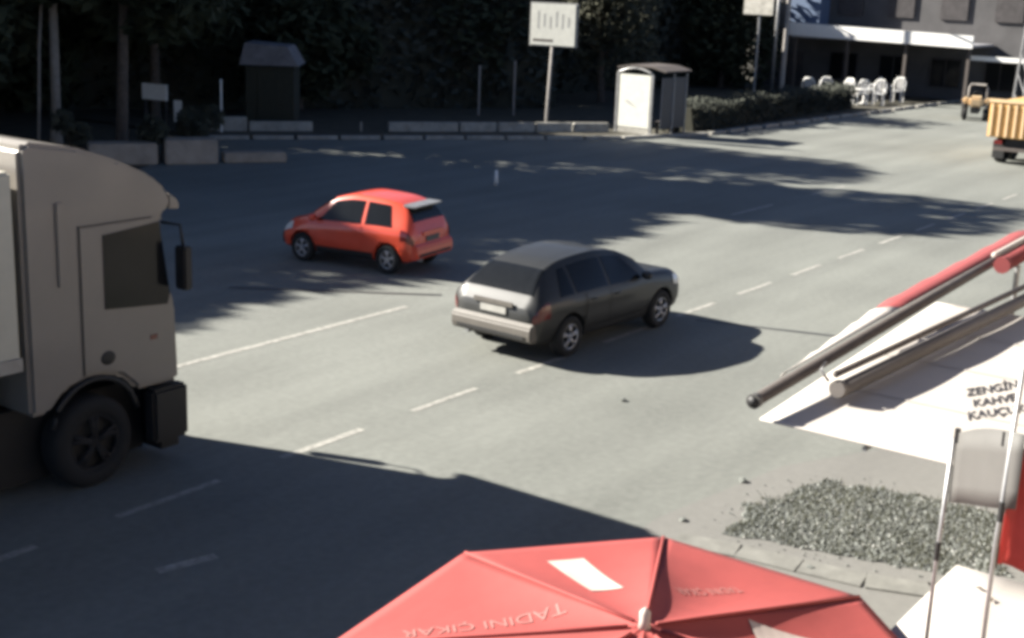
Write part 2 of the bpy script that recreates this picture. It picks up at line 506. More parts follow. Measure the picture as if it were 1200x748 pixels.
tree("street_tree", "dark tree deep behind the notice board", 36.8, 46.0, 8.0, 4.6, 1.2, 17, n=14000, size=.32)
tree("street_tree", "dark tree outside the left edge behind the row of trees", 22.5, 47.0, 11.5, 5.0, 1.2, 18, n=12000, size=.34)
tree("street_tree", "dark tree behind the low wall above the orange car", 33.6, 41.0, 13.0, 4.8, 4.6, 6, n=13000, size=.3)
tree("street_tree", "dark spreading tree behind the low wall left of the signpost", 40.6, 40.4, 4.8, 3.2, 1.4, 7, n=8000)
tree("street_tree", "olive leafed tree with sunlit tips above the bus shelter", 55.5, 34.8, 7.0, 3.4, 2.4, 8, 'leaf2', n=6000, size=.22)
tree("street_tree", "dark tree behind the signpost right of the low wall", 48.6, 38.6, 6.0, 3.4, 1.4, 9, n=7000)
tree("street_tree", "dark green tree between the bus shelter and the far building", 70.6, 36.2, 6.6, 3.2, 1.0, 10, n=7000)

def hedge(name, label, a, b, h, w, n, seed, size=.16, m='hedge', rough=.35):
    rnd = random.Random(seed)
    a, b = Vector((*a, 0)), Vector((*b, 0))
    t = thing(name, label, "hedge", a.lerp(b, .5))
    o = a.lerp(b, .5)
    d = (b - a).normalized(); nn = d.cross(Vector((0, 0, 1)))
    L_ = (b - a).length
    k = max(2, int(L_ / 1.2))
    v, f = [], []
    for i in range(k + 1):
        p = a.lerp(b, i / k) - o
        hh = h * rnd.uniform(.72, .86); ww = w * .5 * rnd.uniform(.6, .85)
        v += [p - nn * ww, p + nn * ww, p + nn * ww * .7 + Vector((0, 0, hh)), p - nn * ww * .7 + Vector((0, 0, hh))]
    for i in range(k):
        for j in range(4):
            f.append((4 * i + j, 4 * i + (j + 1) % 4, 4 * i + 4 + (j + 1) % 4, 4 * i + 4 + j))
    f += [(3, 2, 1, 0), (4 * k, 4 * k + 1, 4 * k + 2, 4 * k + 3)]
    mesh("branches", v, f, M['core'], t)
    v, f = [], []
    for _ in range(n):
        s = rnd.random(); z = h * rnd.random() ** .8
        p = a.lerp(b, s) - o + nn * (w * .5 * rnd.choice((-1, 1)) * rnd.uniform(.6, 1.05)) + Vector((0, 0, z))
        if rnd.random() < .3:
            p = a.lerp(b, s) - o + nn * rnd.uniform(-.5, .5) * w + Vector((0, 0, h * (.8 + rnd.uniform(0, rough) * (.6 + .4 * math.sin(s * L_ * 1.3)))))
        aa = Vector((rnd.uniform(-1, 1), rnd.uniform(-1, 1), rnd.uniform(-1, 1))).normalized(); bb = aa.orthogonal().normalized()
        q_ = size * rnd.uniform(.6, 1.3); i = len(v)
        v += [p - aa * q_, p + bb * q_ * .5, p + aa * q_, p - bb * q_ * .5]
        f.append((i, i + 1, i + 2, i + 3))
    me = bpy.data.meshes.new("foliage"); me.from_pydata(v, [], f)
    link("foliage", me, M[m], t)
    return t

hedge("tall_hedge", "tall dark evergreen hedge filling the background behind the low wall", (22, 52.5), (51.5, 35.2), 7.0, 2.4, 16000, 21, .28, rough=.2)
hedge("tall_hedge", "tall dark evergreen hedge behind the bus shelter", (51.0, 40.5), (76, 38.5), 6.8, 2.4, 11000, 22, .28, rough=.2)
hedge("tall_hedge", "tall dark hedge behind the utility pole at the left edge", (8, 53), (24, 49.5), 7.4, 2.6, 9000, 23, .28, rough=.2)
hedge("clipped_hedge", "low dark green hedge right of the bus shelter in front of white chairs", (47.6, 26.0), (64.8, 26.3), 1.18, 1.3, 9000, 24, .09)

def shrub(label, x, y, h, r, seed, n=900, m='leaf2', z0=.0):
    t = thing("shrub", label, "shrub", (x, y, z0), 0)
    bm = bmesh.new(); rnd = random.Random(seed); blobs = []
    for k in range(7):
        a = k * .9 + rnd.uniform(-.3, .3); rr = r * rnd.uniform(.2, .7)
        tip = (math.cos(a) * rr, math.sin(a) * rr, h * rnd.uniform(.5, .95))
        bm_tube(bm, [(0, 0, 0), (tip[0] * .5, tip[1] * .5, tip[2] * .6), tip], [.03, .02, .01], 5)
        blobs.append((*tip, r * rnd.uniform(.3, .5)))
    from_bm("stem", bm, M['bark'], t)
    leaf_cloud("foliage", blobs, n, .10, M[m], t, seed)
shrub("spiky shrub growing in the gap of the beige planter", 26.1, 31.9, 1.3, .6, 31)
shrub("olive shrub growing left of the beige planter", 24.2, 33.2, 1.3, .7, 32)
shrub("olive shrub behind the right half of the beige planter", 27.6, 31.9, 1.25, .6, 33)
shrub("low shrub at the left end of the low pale wall", 31.2, 35.6, .8, .9, 34)
shrub("small green shrub at the foot of the bus shelter", 46.6, 25.9, .45, .5, 35, 500, 'hedge')

# ------------------------------------------------------------------ cars
def crom(p, t):
    n = len(p) - 1
    i = min(int(t), n - 1) if t >= 0 else 0
    u = t - i
    g = lambda k: p[max(0, min(n, k))]
    a, b, c, d = g(i - 1), g(i), g(i + 1), g(i + 2)
    return tuple(.5 * (2 * b[k] + (c[k] - a[k]) * u + (2 * a[k] - 5 * b[k] + 4 * c[k] - d[k]) * u * u + (3 * b[k] - a[k] - 3 * c[k] + d[k]) * u ** 3) for k in range(len(b)))

class Shell:
    def __init__(s, st):
        s.st = st; s.xs = [a[0] for a in st]
    def par(s, x):
        xs = s.xs
        x = max(xs[0], min(xs[-1], x))
        i = 0
        while i < len(xs) - 2 and x > xs[i + 1]: i += 1
        u = (x - xs[i]) / (xs[i + 1] - xs[i])
        # monotone cubic
        def tang(k, c):
            if k == 0 or k == len(xs) - 1:
                return 0.0
            d0 = (s.st[k][c] - s.st[k - 1][c]) / (xs[k] - xs[k - 1]); d1 = (s.st[k + 1][c] - s.st[k][c]) / (xs[k + 1] - xs[k])
            return 0.0 if d0 * d1 <= 0 else 2 * d0 * d1 / (d0 + d1)
        out = []
        h = xs[i + 1] - xs[i]
        for c in range(1, 7):
            y0, y1 = s.st[i][c], s.st[i + 1][c]
            m0, m1 = tang(i, c) * h, tang(i + 1, c) * h
            if i == 0: m0 = y1 - y0
            if i == len(xs) - 2: m1 = y1 - y0
            out.append((2 * u ** 3 - 3 * u ** 2 + 1) * y0 + (u ** 3 - 2 * u ** 2 + u) * m0 + (-2 * u ** 3 + 3 * u ** 2) * y1 + (u ** 3 - u ** 2) * m1)
        return out
    def ring(s, x):
        zb, zs, zr, wl, wb, wr = s.par(x)
        return [(0, zb), (wl * .82, zb), (wl * .98, zb + .16 * (zs - zb) / .6), (wl * 1.01, zb + (zs - zb) * .62), (wb * .985, zs), (wr, zs + (zr - zs) * .88), (wr * .72, zs + (zr - zs) * .985), (0, zr)]
    def pt(s, x, u):
        y, z = crom(s.ring(x), u)
        return Vector((x, y, z))
    def nrm(s, x, u):
        e = .02
        a = s.pt(min(x + e, s.xs[-1]), u) - s.pt(max(x - e, s.xs[0]), u)
        b = s.pt(x, min(7, u + e)) - s.pt(x, max(0, u - e))
        n = b.cross(a)
        if n.length < 1e-9: return Vector((0, 0, 1))
        n.normalize()
        return -n if n.dot(Vector((0, .5, .3))) < 0 and n.y < 0 else n
    def body(s, nx=46, nu=28):
        xs = [s.xs[0] + (s.xs[-1] - s.xs[0]) * (.5 - .5 * math.cos(math.pi * i / nx)) for i in range(nx + 1)]
        us = [7 * j / nu for j in range(nu + 1)]
        v, f = [], []
        per = 2 * nu
        for x in xs:
            half = [s.pt(x, u) for u in us]
            v += half + [Vector((p.x, -p.y, p.z)) for p in half[-2:0:-1]]
        for i in range(nx):
            for j in range(per):
                f.append((i * per + j, i * per + (j + 1) % per, (i + 1) * per + (j + 1) % per, (i + 1) * per + j))
        f.append(tuple(range(per))[::-1]); f.append(tuple(range(nx * per, (nx + 1) * per)))
        return v, f
    def patch(s, x0, x1, u0, u1, side, off=.006, n=10, x0t=None, x1t=None, across=False):
        """curved panel lying just above the body; side +1 left, -1 right; across: both sides, over the roof line"""
        v, f = [], []
        m = n * 2 if across else n
        for i in range(n + 1):
            for j in range(m + 1):
                if across:
                    w = 2 * j / m - 1
                    u = 7 - abs(w) * (7 - u0); sg = 1 if w < 0 else -1
                    x = x0 + (x1 - x0) * i / n
                else:
                    t = j / m
                    u = u0 + (u1 - u0) * t; sg = side
                    xa = x0 + ((x0t if x0t is not None else x0) - x0) * t
                    xb = x1 + ((x1t if x1t is not None else x1) - x1) * t
                    x = xa + (xb - xa) * i / n
                p = s.pt(x, u) + s.nrm(x, u) * off
                v.append((p.x, p.y * sg, p.z))
        for i in range(n):
            for j in range(m):
                a = i * (m + 1) + j
                f.append((a, a + 1, a + m + 2, a + m + 1))
        return v, f

def wheel(parent, x, y, r, w, side, rim):
    t = bmesh.new()
    prof = [(r * .62, -w / 2), (r * .93, -w / 2), (r, -w * .32), (r, w * .32), (r * .93, w / 2), (r * .62, w / 2)]
    seg = 28
    rings = [[t.verts.new((x + rr * math.cos(2 * math.pi * k / seg), y + ww, r + rr * math.sin(2 * math.pi * k / seg))) for rr, ww in prof] for k in range(seg)]
    for k in range(seg):
        for j in range(len(prof)):
            t.faces.new((rings[k][j], rings[k][(j + 1) % len(prof)], rings[(k + 1) % seg][(j + 1) % len(prof)], rings[(k + 1) % seg][j]))
    wo = from_bm("wheel", t, M['rubber'], parent, True)
    b = bmesh.new()
    yo = y + side * w * .40
    # rim ring
    bm_tube(b, [(x + r * .60 * math.cos(a), yo, r + r * .60 * math.sin(a)) for a in [2 * math.pi * k / 24 for k in range(25)]], r * .055, 6, False)
    for k in range(5):
        a = 2 * math.pi * k / 5 + .3
        for da in (-.12, .12):
            bm_tube(b, [(x + r * .1 * math.cos(a), yo + side * .01, r + r * .1 * math.sin(a)), (x + r * .6 * math.cos(a + da), yo, r + r * .6 * math.sin(a + da))], r * .06, 5)
    bm_tube(b, [(x, yo - side * .05, r), (x, yo + side * .02, r)], r * .16, 12)
    from_bm("rim", b, rim, wo, True)
    d = bmesh.new()
    bm_tube(d, [(x, y - w * .2, r), (x, y + w * .2, r)], r * .63, 24)
    from_bm("brake_disc", d, M['black'], wo, False)

def make_car(t, st, paint, wx, wr, wy, win, ws, rw, roof_rail, plate_z, light_u, spoiler=False, plate_mat=None, detail=True, tail_mat=None):
    sh = Shell(st)
    v, f = sh.body()
    bodyo = mesh("body", v, f, paint, t, smooth=True)
    # wheel arches cut from the body
    bm = bmesh.new()
    for x in wx:
        for sgn in (1, -1):
            bm_tube(bm, [(x, sgn * (wy - .20), wr), (x, sgn * 1.3, wr)], wr * 1.16, 32)
    bmesh.ops.recalc_face_normals(bm, faces=bm.faces[:])
    cme = bpy.data.meshes.new("cut"); bm.to_mesh(cme); bm.free()
    cut = bpy.data.objects.new("cut", cme); COL.objects.link(cut)
    cut.parent = t
    md = bodyo.modifiers.new("b", 'BOOLEAN'); md.object = cut; md.operation = 'DIFFERENCE'; md.solver = 'EXACT'
    bpy.context.view_layer.update()
    dg = bpy.context.evaluated_depsgraph_get()
    nm = bpy.data.meshes.new_from_object(bodyo.evaluated_get(dg))
    bodyo.modifiers.clear(); bodyo.data = nm
    nm.materials.clear(); nm.materials.append(paint)
    bpy.data.objects.remove(cut)
    for x in wx:
        for sgn in (1, -1):
            wheel(t, x, sgn * (wy - .09), wr, .2, sgn, M['alloy'])
    # glazing
    v, f = sh.patch(ws[0], ws[1], 5.12, 7, 1, across=True); mesh("windscreen", v, f, M['glass'], t, True)
    v, f = sh.patch(rw[0], rw[1], 5.15, 7, 1, across=True); rwo = mesh("rear_window", v, f, M['glass'], t, True)
    for sgn in (1, -1):
        for (a, b, at, bt) in win:
            v, f = sh.patch(a, b, 4.10, 4.90, sgn, x0t=at, x1t=bt); mesh("side_window", v, f, M['glass'], t, True)
    x0 = st[0][0]; x1 = st[-1][0]
    if detail:
        doors = [(win[1][0] - .03, win[1][1] + .03), (win[2][0] - .03, win[2][1] + .06)] if len(win) > 2 else [(win[-1][0] - .03, win[-1][1] + .03)]
        for sgn in (1, -1):
            for (a, b) in doors:
                a = max(a, wx[0] + wr * 1.19); b = min(b, wx[1] - wr * 1.19)
                v, f = sh.patch(a, b, 2.15, 4.02, sgn, off=.010); d = mesh("door", v, f, paint, t, True)
                hx = a + .16
                p = sh.pt(hx, 3.72)
                tube("handle", [(hx - .07, sgn * (p.y + .012), p.z), (hx - .05, sgn * (p.y + .035), p.z), (hx + .07, sgn * (p.y + .035), p.z), (hx + .09, sgn * (p.y + .012), p.z)], .012, paint, d, 6)
            v, f = sh.patch(wx[0] + wr * 1.25, wx[1] - wr * 1.25, 1.25, 1.95, sgn, off=.012); mesh("sill", v, f, M['black'], t, True)
            v, f = sh.patch(x0 + .02, x0 + .30, light_u[0], light_u[1], sgn, off=.012); mesh("tail_lamp", v, f, tail_mat or M['tail'], t, True)
            v, f = sh.patch(x1 - .36, x1 - .02, 3.35, 4.1, sgn, off=.012); mesh("headlight", v, f, M['lamp'], t, True)
            p = sh.pt(ws[0] + .35, 4.1)
            bm = bmesh.new(); bmesh.ops.create_uvsphere(bm, u_segments=12, v_segments=8, radius=.5)
            for vv in bm.verts:
                vv.co = Vector((vv.co.x * .14 + ws[0] + .38, sgn * (p.y + .12) + vv.co.y * .22, p.z + .07 + vv.co.z * .15))
            from_bm("mirror", bm, paint, t, True)
        # rear: bumper, plate, lamp strip
        zb = st[1][1]
        wbm = st[1][4]
        prof = [(-.05, zb + .02), (-.085, zb + .10), (-.085, zb + .26), (-.03, zb + .33), (.10, zb + .33), (.10, zb + .02)]
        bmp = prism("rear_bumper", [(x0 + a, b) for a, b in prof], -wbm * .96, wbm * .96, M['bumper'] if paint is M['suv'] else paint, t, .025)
        box("bumper_lip", (x0 - .095, -wbm * .8, zb + .08), (x0 + .02, wbm * .8, zb + .13), M['black'], bmp)
        box("number_plate", (x0 - .022, -.26, plate_z - .056), (x0 - .002, .26, plate_z + .056), plate_mat or M['plate'], t, .004)
        box("plate_strip", (x0 - .03, -.40, plate_z + .075), (x0 - .002, .40, plate_z + .16), M['bumper'] if paint is M['suv'] else paint, t, .008)  # dark car's band has the lighter tone, standing for sun on its tailgate
        prism("front_bumper", [(x1 + .04, zb + .0), (x1 + .05, zb + .2), (x1 - .1, zb + .28), (x1 - .1, zb)], -wbm * .85, wbm * .85, M['black'], t, .02)
        box("exhaust", (x0 - .06, .45, zb - .02), (x0 + .2, .53, zb + .04), M['steel'], t, .01)
    if roof_rail:
        for sgn in (1, -1):
            pts = []
            for i in range(9):
                x = roof_rail[0] + (roof_rail[1] - roof_rail[0]) * i / 8
                p = sh.pt(x, 5.45)
                pts.append((x, sgn * p.y, p.z + (.05 if 0 < i < 8 else .0)))
            tube("roof_rail", pts, .016, M['black'], t, 6)
    if spoiler:
        zr = sh.pt(rw[1], 7).z
        sp_len = .17 if paint is M['suv'] else .27
        prism("spoiler", [(rw[1] - sp_len, zr + .015), (rw[1] - sp_len + .02, zr - .02), (rw[1] + .06, zr - .03), (rw[1] + .08, zr + .03)], -.52, .52, spoiler, t, .012)
    return sh

suv = thing("dark_car", "dark grey crossover car driving away in the middle of the road", "car", (18.2, 11.75, 0), rad(-2.5))
suv.scale = (.97, .97, .945)
make_car(suv, [
    (-2.17, .44, .72, .90, .70, .74, .66), (-2.08, .34, .90, 1.05, .85, .86, .71), (-1.95, .30, .98, 1.20, .88, .88, .66), (-1.62, .27, 1.0, 1.44, .90, .90, .58),
    (-1.15, .25, 1.0, 1.555, .91, .91, .57), (-.4, .25, .99, 1.60, .91, .91, .59), (.2, .25, .98, 1.54, .91, .91, .58), (.72, .25, .98, 1.34, .91, .90, .70),
    (1.08, .25, .97, 1.08, .91, .89, .76), (1.6, .25, .93, 1.03, .90, .87, .74), (1.96, .27, .86, .97, .87, .84, .68), (2.12, .32, .70, .84, .78, .75, .58)],
    M['suv'], (-1.32, 1.36), .345, .91,
    [(-1.58, -1.22, -1.36, -1.20), (-1.14, -.28, -1.12, -.28), (-.20, .78, -.20, .36)], (.34, 1.02), (-2.04, -1.60), None, .80, (3.1, 4.02), plate_mat=M['dullplate'])

oc = thing("orange_car", "small bright orange red hatchback turning off the road at the shade edge", "car", (19.92, 17.93, 0), rad(98))
oc.scale = (.90, .94, .97)
HATCH = [
    (-1.75, .40, .66, .84, .62, .66, .56), (-1.68, .32, .82, 1.0, .76, .78, .62), (-1.56, .28, .90, 1.22, .79, .79, .58), (-1.38, .24, .92, 1.38, .80, .80, .53),
    (-.9, .22, .92, 1.47, .81, .81, .54), (-.2, .22, .90, 1.50, .81, .81, .55), (.3, .22, .89, 1.42, .81, .80, .58), (.75, .22, .88, 1.18, .81, .79, .63),
    (1.05, .22, .87, .97, .80, .78, .68), (1.4, .23, .80, .89, .79, .75, .62), (1.66, .26, .68, .77, .74, .68, .52), (1.76, .30, .54, .64, .62, .58, .42)]
make_car(oc, HATCH, M['orange'], (-1.12, 1.14), .30, .80,
         [(-1.22, -.52, -1.06, -.50), (-.42, .74, -.42, .34)], (.4, .98), (-1.64, -1.40), None, .72, (3.2, 4.05), spoiler=M['steel'], plate_mat=M['panel'])

# ------------------------------------------------------------------ lorry at the left edge
lo = thing("lorry", "off white lorry cab with dark side window and cream cargo box", "lorry", (0, 0, 0))
YR, YL = 11.8, 14.25
cabprof = [(7.94, 1.0), (7.94, 3.84), (8.05, 3.90), (8.64, 3.80), (9.17, 3.62), (9.60, 3.42), (9.82, 3.24), (9.88, 3.10), (9.80, 2.98), (9.70, 2.94), (9.80, 2.2), (9.90, 1.9), (9.93, 1.0),
           (9.32, 1.0), (9.26, 1.08), (9.10, 1.22), (8.75, 1.30), (8.40, 1.22), (8.24, 1.08), (8.18, 1.0)]
n = len(cabprof)
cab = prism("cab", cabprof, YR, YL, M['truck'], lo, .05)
prism("windscreen", [(9.715, 2.86), (9.80, 2.86), (9.875, 2.0), (9.80, 2.0)], YR + .14, YL - .14, M['glass'], lo)
for y, sgn in ((YR, -1), (YL, 1)):
    d = prism("door", [(8.62, 1.34), (8.62, 2.94), (9.55, 2.94), (9.76, 2.05), (9.82, 1.30), (9.36, 1.30), (9.20, 1.34)], y + sgn * .006 - .006, y + sgn * .006 + .006, M['truck'], lo)
    prism("side_window", [(8.90, 2.02), (8.90, 2.84), (9.66, 2.90), (9.79, 2.06), (9.75, 1.94)], y + sgn * .016 - .006, y + sgn * .016 + .006, M['glass'], d)
    bm = bmesh.new(); bmesh.ops.create_uvsphere(bm, u_segments=14, v_segments=8, radius=.5)
    for v in bm.verts: v.co = Vector((8.92 + v.co.x * .20, y + sgn * .012 + v.co.y * .04, 1.47 + v.co.z * .16))
    from_bm("handle", bm, M['black'], d, True)
    for pts in (((8.605, 1.32), (8.605, 2.96)), ((8.605, 2.955), (9.56, 2.955))):
        (xa, za), (xb, zb_) = pts
        box("door_gap", (xa - .007, y + sgn * .012 - .002, za), (xb + .007, y + sgn * .012 + .002, zb_ + .012), M['black'], lo)
    box("side_marker", (9.50, y + sgn * .012 - .004, 1.56), (9.60, y + sgn * .012 + .004, 1.62), M['tail'], lo)
    # side deflector fairing behind the door, raised rib and fender
    box("side_rib", (8.33, y + sgn * .018 - .012, 2.35), (8.44, y + sgn * .018 + .012, 3.25), M['truck'], lo, .01)
    box("bumper_corner", (9.45, y + sgn * .01 - .10, .34), (9.96, y + sgn * .01 + .10, .98), M['black'], lo, .04)
    tube("mirror_arm", [(9.72, y - sgn * .02, 2.88), (9.84, y + sgn * .16, 2.86), (9.86, y + sgn * .18, 2.62)], .018, M['black'], lo, 6)
    box("mirror", (9.80, y + sgn * .18 - .09, 2.12), (9.92, y + sgn * .18 + .09, 2.62), M['black'], lo, .02)
    # mudguard lip
    bm = bmesh.new()
    bm_tube(bm, [(8.75 + .58 * math.cos(a), y - sgn * .02, .66 + .60 * math.sin(a)) for a in [math.pi * (.08 + .84 * k / 14) for k in range(15)]], .035, 6)
    from_bm("mudguard", bm, M['black'], lo, True)
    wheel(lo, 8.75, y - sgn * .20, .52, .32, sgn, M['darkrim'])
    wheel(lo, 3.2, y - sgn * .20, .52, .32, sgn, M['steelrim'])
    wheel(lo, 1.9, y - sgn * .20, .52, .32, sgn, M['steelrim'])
    box("fuel_tank", (5.2, y - sgn * .28 - .25, .5), (6.7, y - sgn * .28 + .25, 1.05), M['steel'], lo, .06)
prism("sun_visor", [(9.84, 3.20), (9.98, 3.10), (10.0, 3.0), (9.84, 3.02)], YR + .02, YL - .02, M['truck'], lo, .015)
box("front_bumper", (9.70, YR + .1, .32), (10.02, YL - .1, .95), M['black'], lo, .05)
box("grille", (9.90, YR + .35, 1.05), (9.955, YL - .35, 1.75), M['black'], lo, .01)
for y in (YR + .3, YL - .3):
    box("headlight", (10.0, y - .2, .55), (10.035, y + .2, .8), M['lamp'], lo, .01)
box("chassis", (0.2, YR + .7, .62), (8.2, YL - .7, .98), M['black'], lo)
box("under_sun_block", (7.6, YR + .42, .14), (9.69, YL - .42, .99), M['black'], lo)  # added box that keeps low sun from passing under the cab
box("front_sun_block", (9.72, YR + .12, .16), (9.98, YL - .12, .315), M['black'], lo)  # added slab closing the gap below the bumper against the sun
box("side_sun_block", (4.4, YR + .45, .30), (7.55, YR + .50, .99), M['black'], lo)  # added unseen sheet that blocks sun beneath the cargo box
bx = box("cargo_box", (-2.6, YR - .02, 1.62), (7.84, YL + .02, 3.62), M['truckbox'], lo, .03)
for y, sgn in ((YR - .02, -1), (YL + .02, 1)):
    box("rail", (-2.6, y + sgn * .015 - .015, 1.56), (7.835, y + sgn * .015 + .015, 1.70), M['steel'], bx)
    for k in range(8):
        box("side_post", (-2.0 + k * 1.2, y + sgn * .01 - .01, 1.72), (-1.92 + k * 1.2, y + sgn * .01 + .01, 3.58), M['truckbox'], bx)
box("subframe", (-2.6, YR + .3, 1.0), (7.6, YL - .3, 1.60), M['black'], lo)

# ------------------------------------------------------------------ yellow tipper lorry (right edge)
dt = thing("tipper_lorry", "yellow tipper lorry seen from behind at the right edge of the road", "lorry", (48, 0, 0))
box("tailgate", (0, 11.75, .95), (.06, 14.12, 2.14), M['yellow'], dt, .01)
for k in range(9):
    y = 11.85 + k * .27
    box("tailgate_rib", (-.06, y - .045, .98), (-.002, y + .045, 2.10), M['yellow2'], dt, .008)
box("top_rail", (-.05, 11.72, 2.145), (.1, 14.15, 2.26), M['yellow2'], dt, .01)
box("tipper_body", (.07, 11.75, .95), (5.2, 14.12, 2.14), M['yellow'], dt, .02)
for k in range(7):
    for y in (11.72, 14.12):
        box("side_rib", (.3 + k * .75, y, .98), (.4 + k * .75, y + .03, 2.1), M['yellow2'], dt)
box("chassis", (.2, 12.4, .55), (7, 13.5, .94), M['black'], dt)
box("cab", (5.5, 11.85, .7), (7.3, 14.05, 2.75), M['yellow2'], dt, .12)
box("rear_window", (5.47, 12.3, 1.9), (5.499, 13.6, 2.5), M['glass'], dt)
for sgn, y in ((1, 13.95), (-1, 11.9)):
    for x in (.95, 2.1, 6.3):
        wheel(dt, x, y - sgn * .15, .48, .34, sgn, M['steelrim'])
    box("mudflap", (.32, y - sgn * .2 - .2, .2), (.34, y - sgn * .2 + .2, .75), M['black'], dt)
    box("tail_lamp", (-.02, y - sgn * .25 - .14, .72), (.03, y - sgn * .25 + .14, .86), M['tail'], dt)
box("bumper_bar", (-.02, 12.0, .50), (.05, 13.85, .62), M['bar'], dt)

# small tractor
tr = thing("small_tractor", "small pale yellow tractor with roll bar parked beyond the tipper lorry", "tractor", (65.4, 19.9, 0), rad(195))
box("hood", (.1, -.34, .62), (1.15, .34, 1.12), M['yellow2'], tr, .12)
box("fender", (-.75, .36, .72), (.05, .66, .98), M['yellow2'], tr, .08)
box("fender", (-.75, -.66, .72), (.05, -.36, .98), M['yellow2'], tr, .08)
box("seat", (-.55, -.22, .70), (-.12, .22, 1.05), M['black'], tr, .06)
tube("roll_bar", [(-.6, -.42, .6), (-.6, -.42, 1.45), (-.6, -.34, 1.6), (-.6, .34, 1.6), (-.6, .42, 1.45), (-.6, .42, .6)], .045, M['polegrey'], tr, 8)
tube("steering_wheel", [(.05 + .0, .18 * math.cos(a), 1.22 + .12 * math.sin(a)) for a in [2 * math.pi * k / 12 for k in range(13)]], .015, M['black'], tr, 5)
box("chassis", (-.7, -.2, .35), (1.1, .2, .65), M['black'], tr, .03)
for sgn in (1, -1):
    wheel(tr, -.45, sgn * .52, .42, .26, sgn, M['yellow2'])
    wheel(tr, .85, sgn * .45, .28, .18, sgn, M['yellow2'])

# lattice mast behind the tipper
lm = thing("lattice_mast", "grey steel lattice mast rising behind the tipper lorry", "mast", (60.5, 16.4, 0), rad(60))
for x, y in ((-.35, -.35), (.35, -.35), (.35, .35), (-.35, .35)):
    tube("upright", [(x, y, 0), (x * .5, y * .5, 5.2)], .05, M['steel'], lm, 6)
for k in range(6):
    z0, z1 = k * .85, (k + 1) * .85
    s0, s1 = .35 * (1 - .5 * z0 / 5.2), .35 * (1 - .5 * z1 / 5.2)
    tube("brace", [(-s0, -s0, z0), (s1, -s1, z1)], .03, M['steel'], lm, 5)
    tube("brace", [(-s0, s0, z0), (s1, s1, z1)], .03, M['steel'], lm, 5)
    tube("brace", [(-s0, s0, z0), (-s1, -s1, z1)], .03, M['steel'], lm, 5)

# ------------------------------------------------------------------ signs, shelter, poles on the far side
sg = thing("sign_board", "large square pale sign board on a tall slim post by the low wall", "sign", (42.9, 29.2, .06), rad(-84))
sg.scale = (1.13, 1, 1)
tube("post", [(-.12, 0, -.1), (-.12, 0, .5), (-.02, 0, 3.2)], .055, M['polegrey'], sg, 8)
tube("foot", [(-.12, 0, 0), (-.12, 0, .10)], [.22, .10], M['polegrey'], sg, 10)
box("frame", (-.90, -.045, 3.17), (.90, .045, 4.82), M['steel'], sg, .015)
bdo = box("panel", (-.84, -.065, 3.23), (.84, -.046, 4.76), M['sign'], sg)
for k in range(6):
    xx = -.60 + k * .23
    box("mark", (xx, -.070, 3.85 + .08 * (k % 2)), (xx + .07, -.0655, 4.5 - .10 * (k % 3)), M['sign_mark'], bdo)
box("mark", (-.74, -.070, 3.36), (0.02, -.0655, 3.45), M['bar'], bdo)

bs = thing("bus_shelter", "bus shelter with bright white end panel and tinted glass back", "bus shelter", (44.95, 26.65, .06), rad(-92))
bs.scale = (1.22, .62, 1.04)
for x in (-.68, .62):
    tube("post", [(x, -.02, -.05), (x, -.02, 2.2)], .045, M['steel'], bs, 8)
tube("arched_top", [(-.68 + 1.3 * k / 10, -.02, 2.2 + .20 * math.sin(math.pi * k / 10)) for k in range(11)], .045, M['steel'], bs, 8)
pn = box("end_panel", (-.60, -.05, .22), (.56, .01, 2.16), M['sign'], bs, .01)
v = [(-.40, -.056, 1.18), (-.22, -.056, 1.05), (-.02, -.056, .98), (.12, -.056, .93), (-.04, -.056, 1.06), (-.24, -.056, 1.22)]
mesh("poster_mark", v, [tuple(range(6))], M['sign_mark'], pn)
box("foot", (-.60, -.04, 0), (.56, .04, .20), M['kerb'], bs, .01)
for y in (1.4, 2.9):
    tube("post", [(.95, y, -.05), (.95, y, 2.25)], .04, M['steel'], bs, 8)
for y0, y1 in ((.08, 1.36), (1.44, 2.86)):
    box("glass_pane", (.93, y0, .25), (.955, y1, 2.1), M['shelterglass'], bs)
prism("roof", [(-.70, 2.42), (-.2, 2.52), (.6, 2.50), (1.1, 2.36), (1.1, 2.31), (.6, 2.44), (-.2, 2.46), (-.70, 2.36)], -.1, 3.0, M['bar'], bs)
box("bench", (.45, .5, .42), (.85, 2.6, .47), M['bar'], bs, .01)
for y in (.7, 2.4):
    box("bench_leg", (.6, y - .03, 0), (.7, y + .03, .418), M['bar'], bs)

up1 = thing("utility_pole", "grey utility pole with thin twin rail at the left edge", "pole", (25.9, 36.4, 0))
tube("shaft", [(0, 0, -.1), (.08, 0, 4), (.2, 0, 9.0)], [.16, .14, .11], M['polegrey'], up1, 10)
tube("stay", [(-.55, .15, 0), (-.40, .12, 3), (.05, .05, 7.5)], .05, M['polegrey'], up1, 8)
tube("collar", [(.0, 0, 0.0), (0, 0, .55)], .19, M['stonewall'], up1, 10)
tube("crossarm", [(-.9, 0, 8.5), (1.2, 0, 8.5)], .05, M['polegrey'], up1, 6)

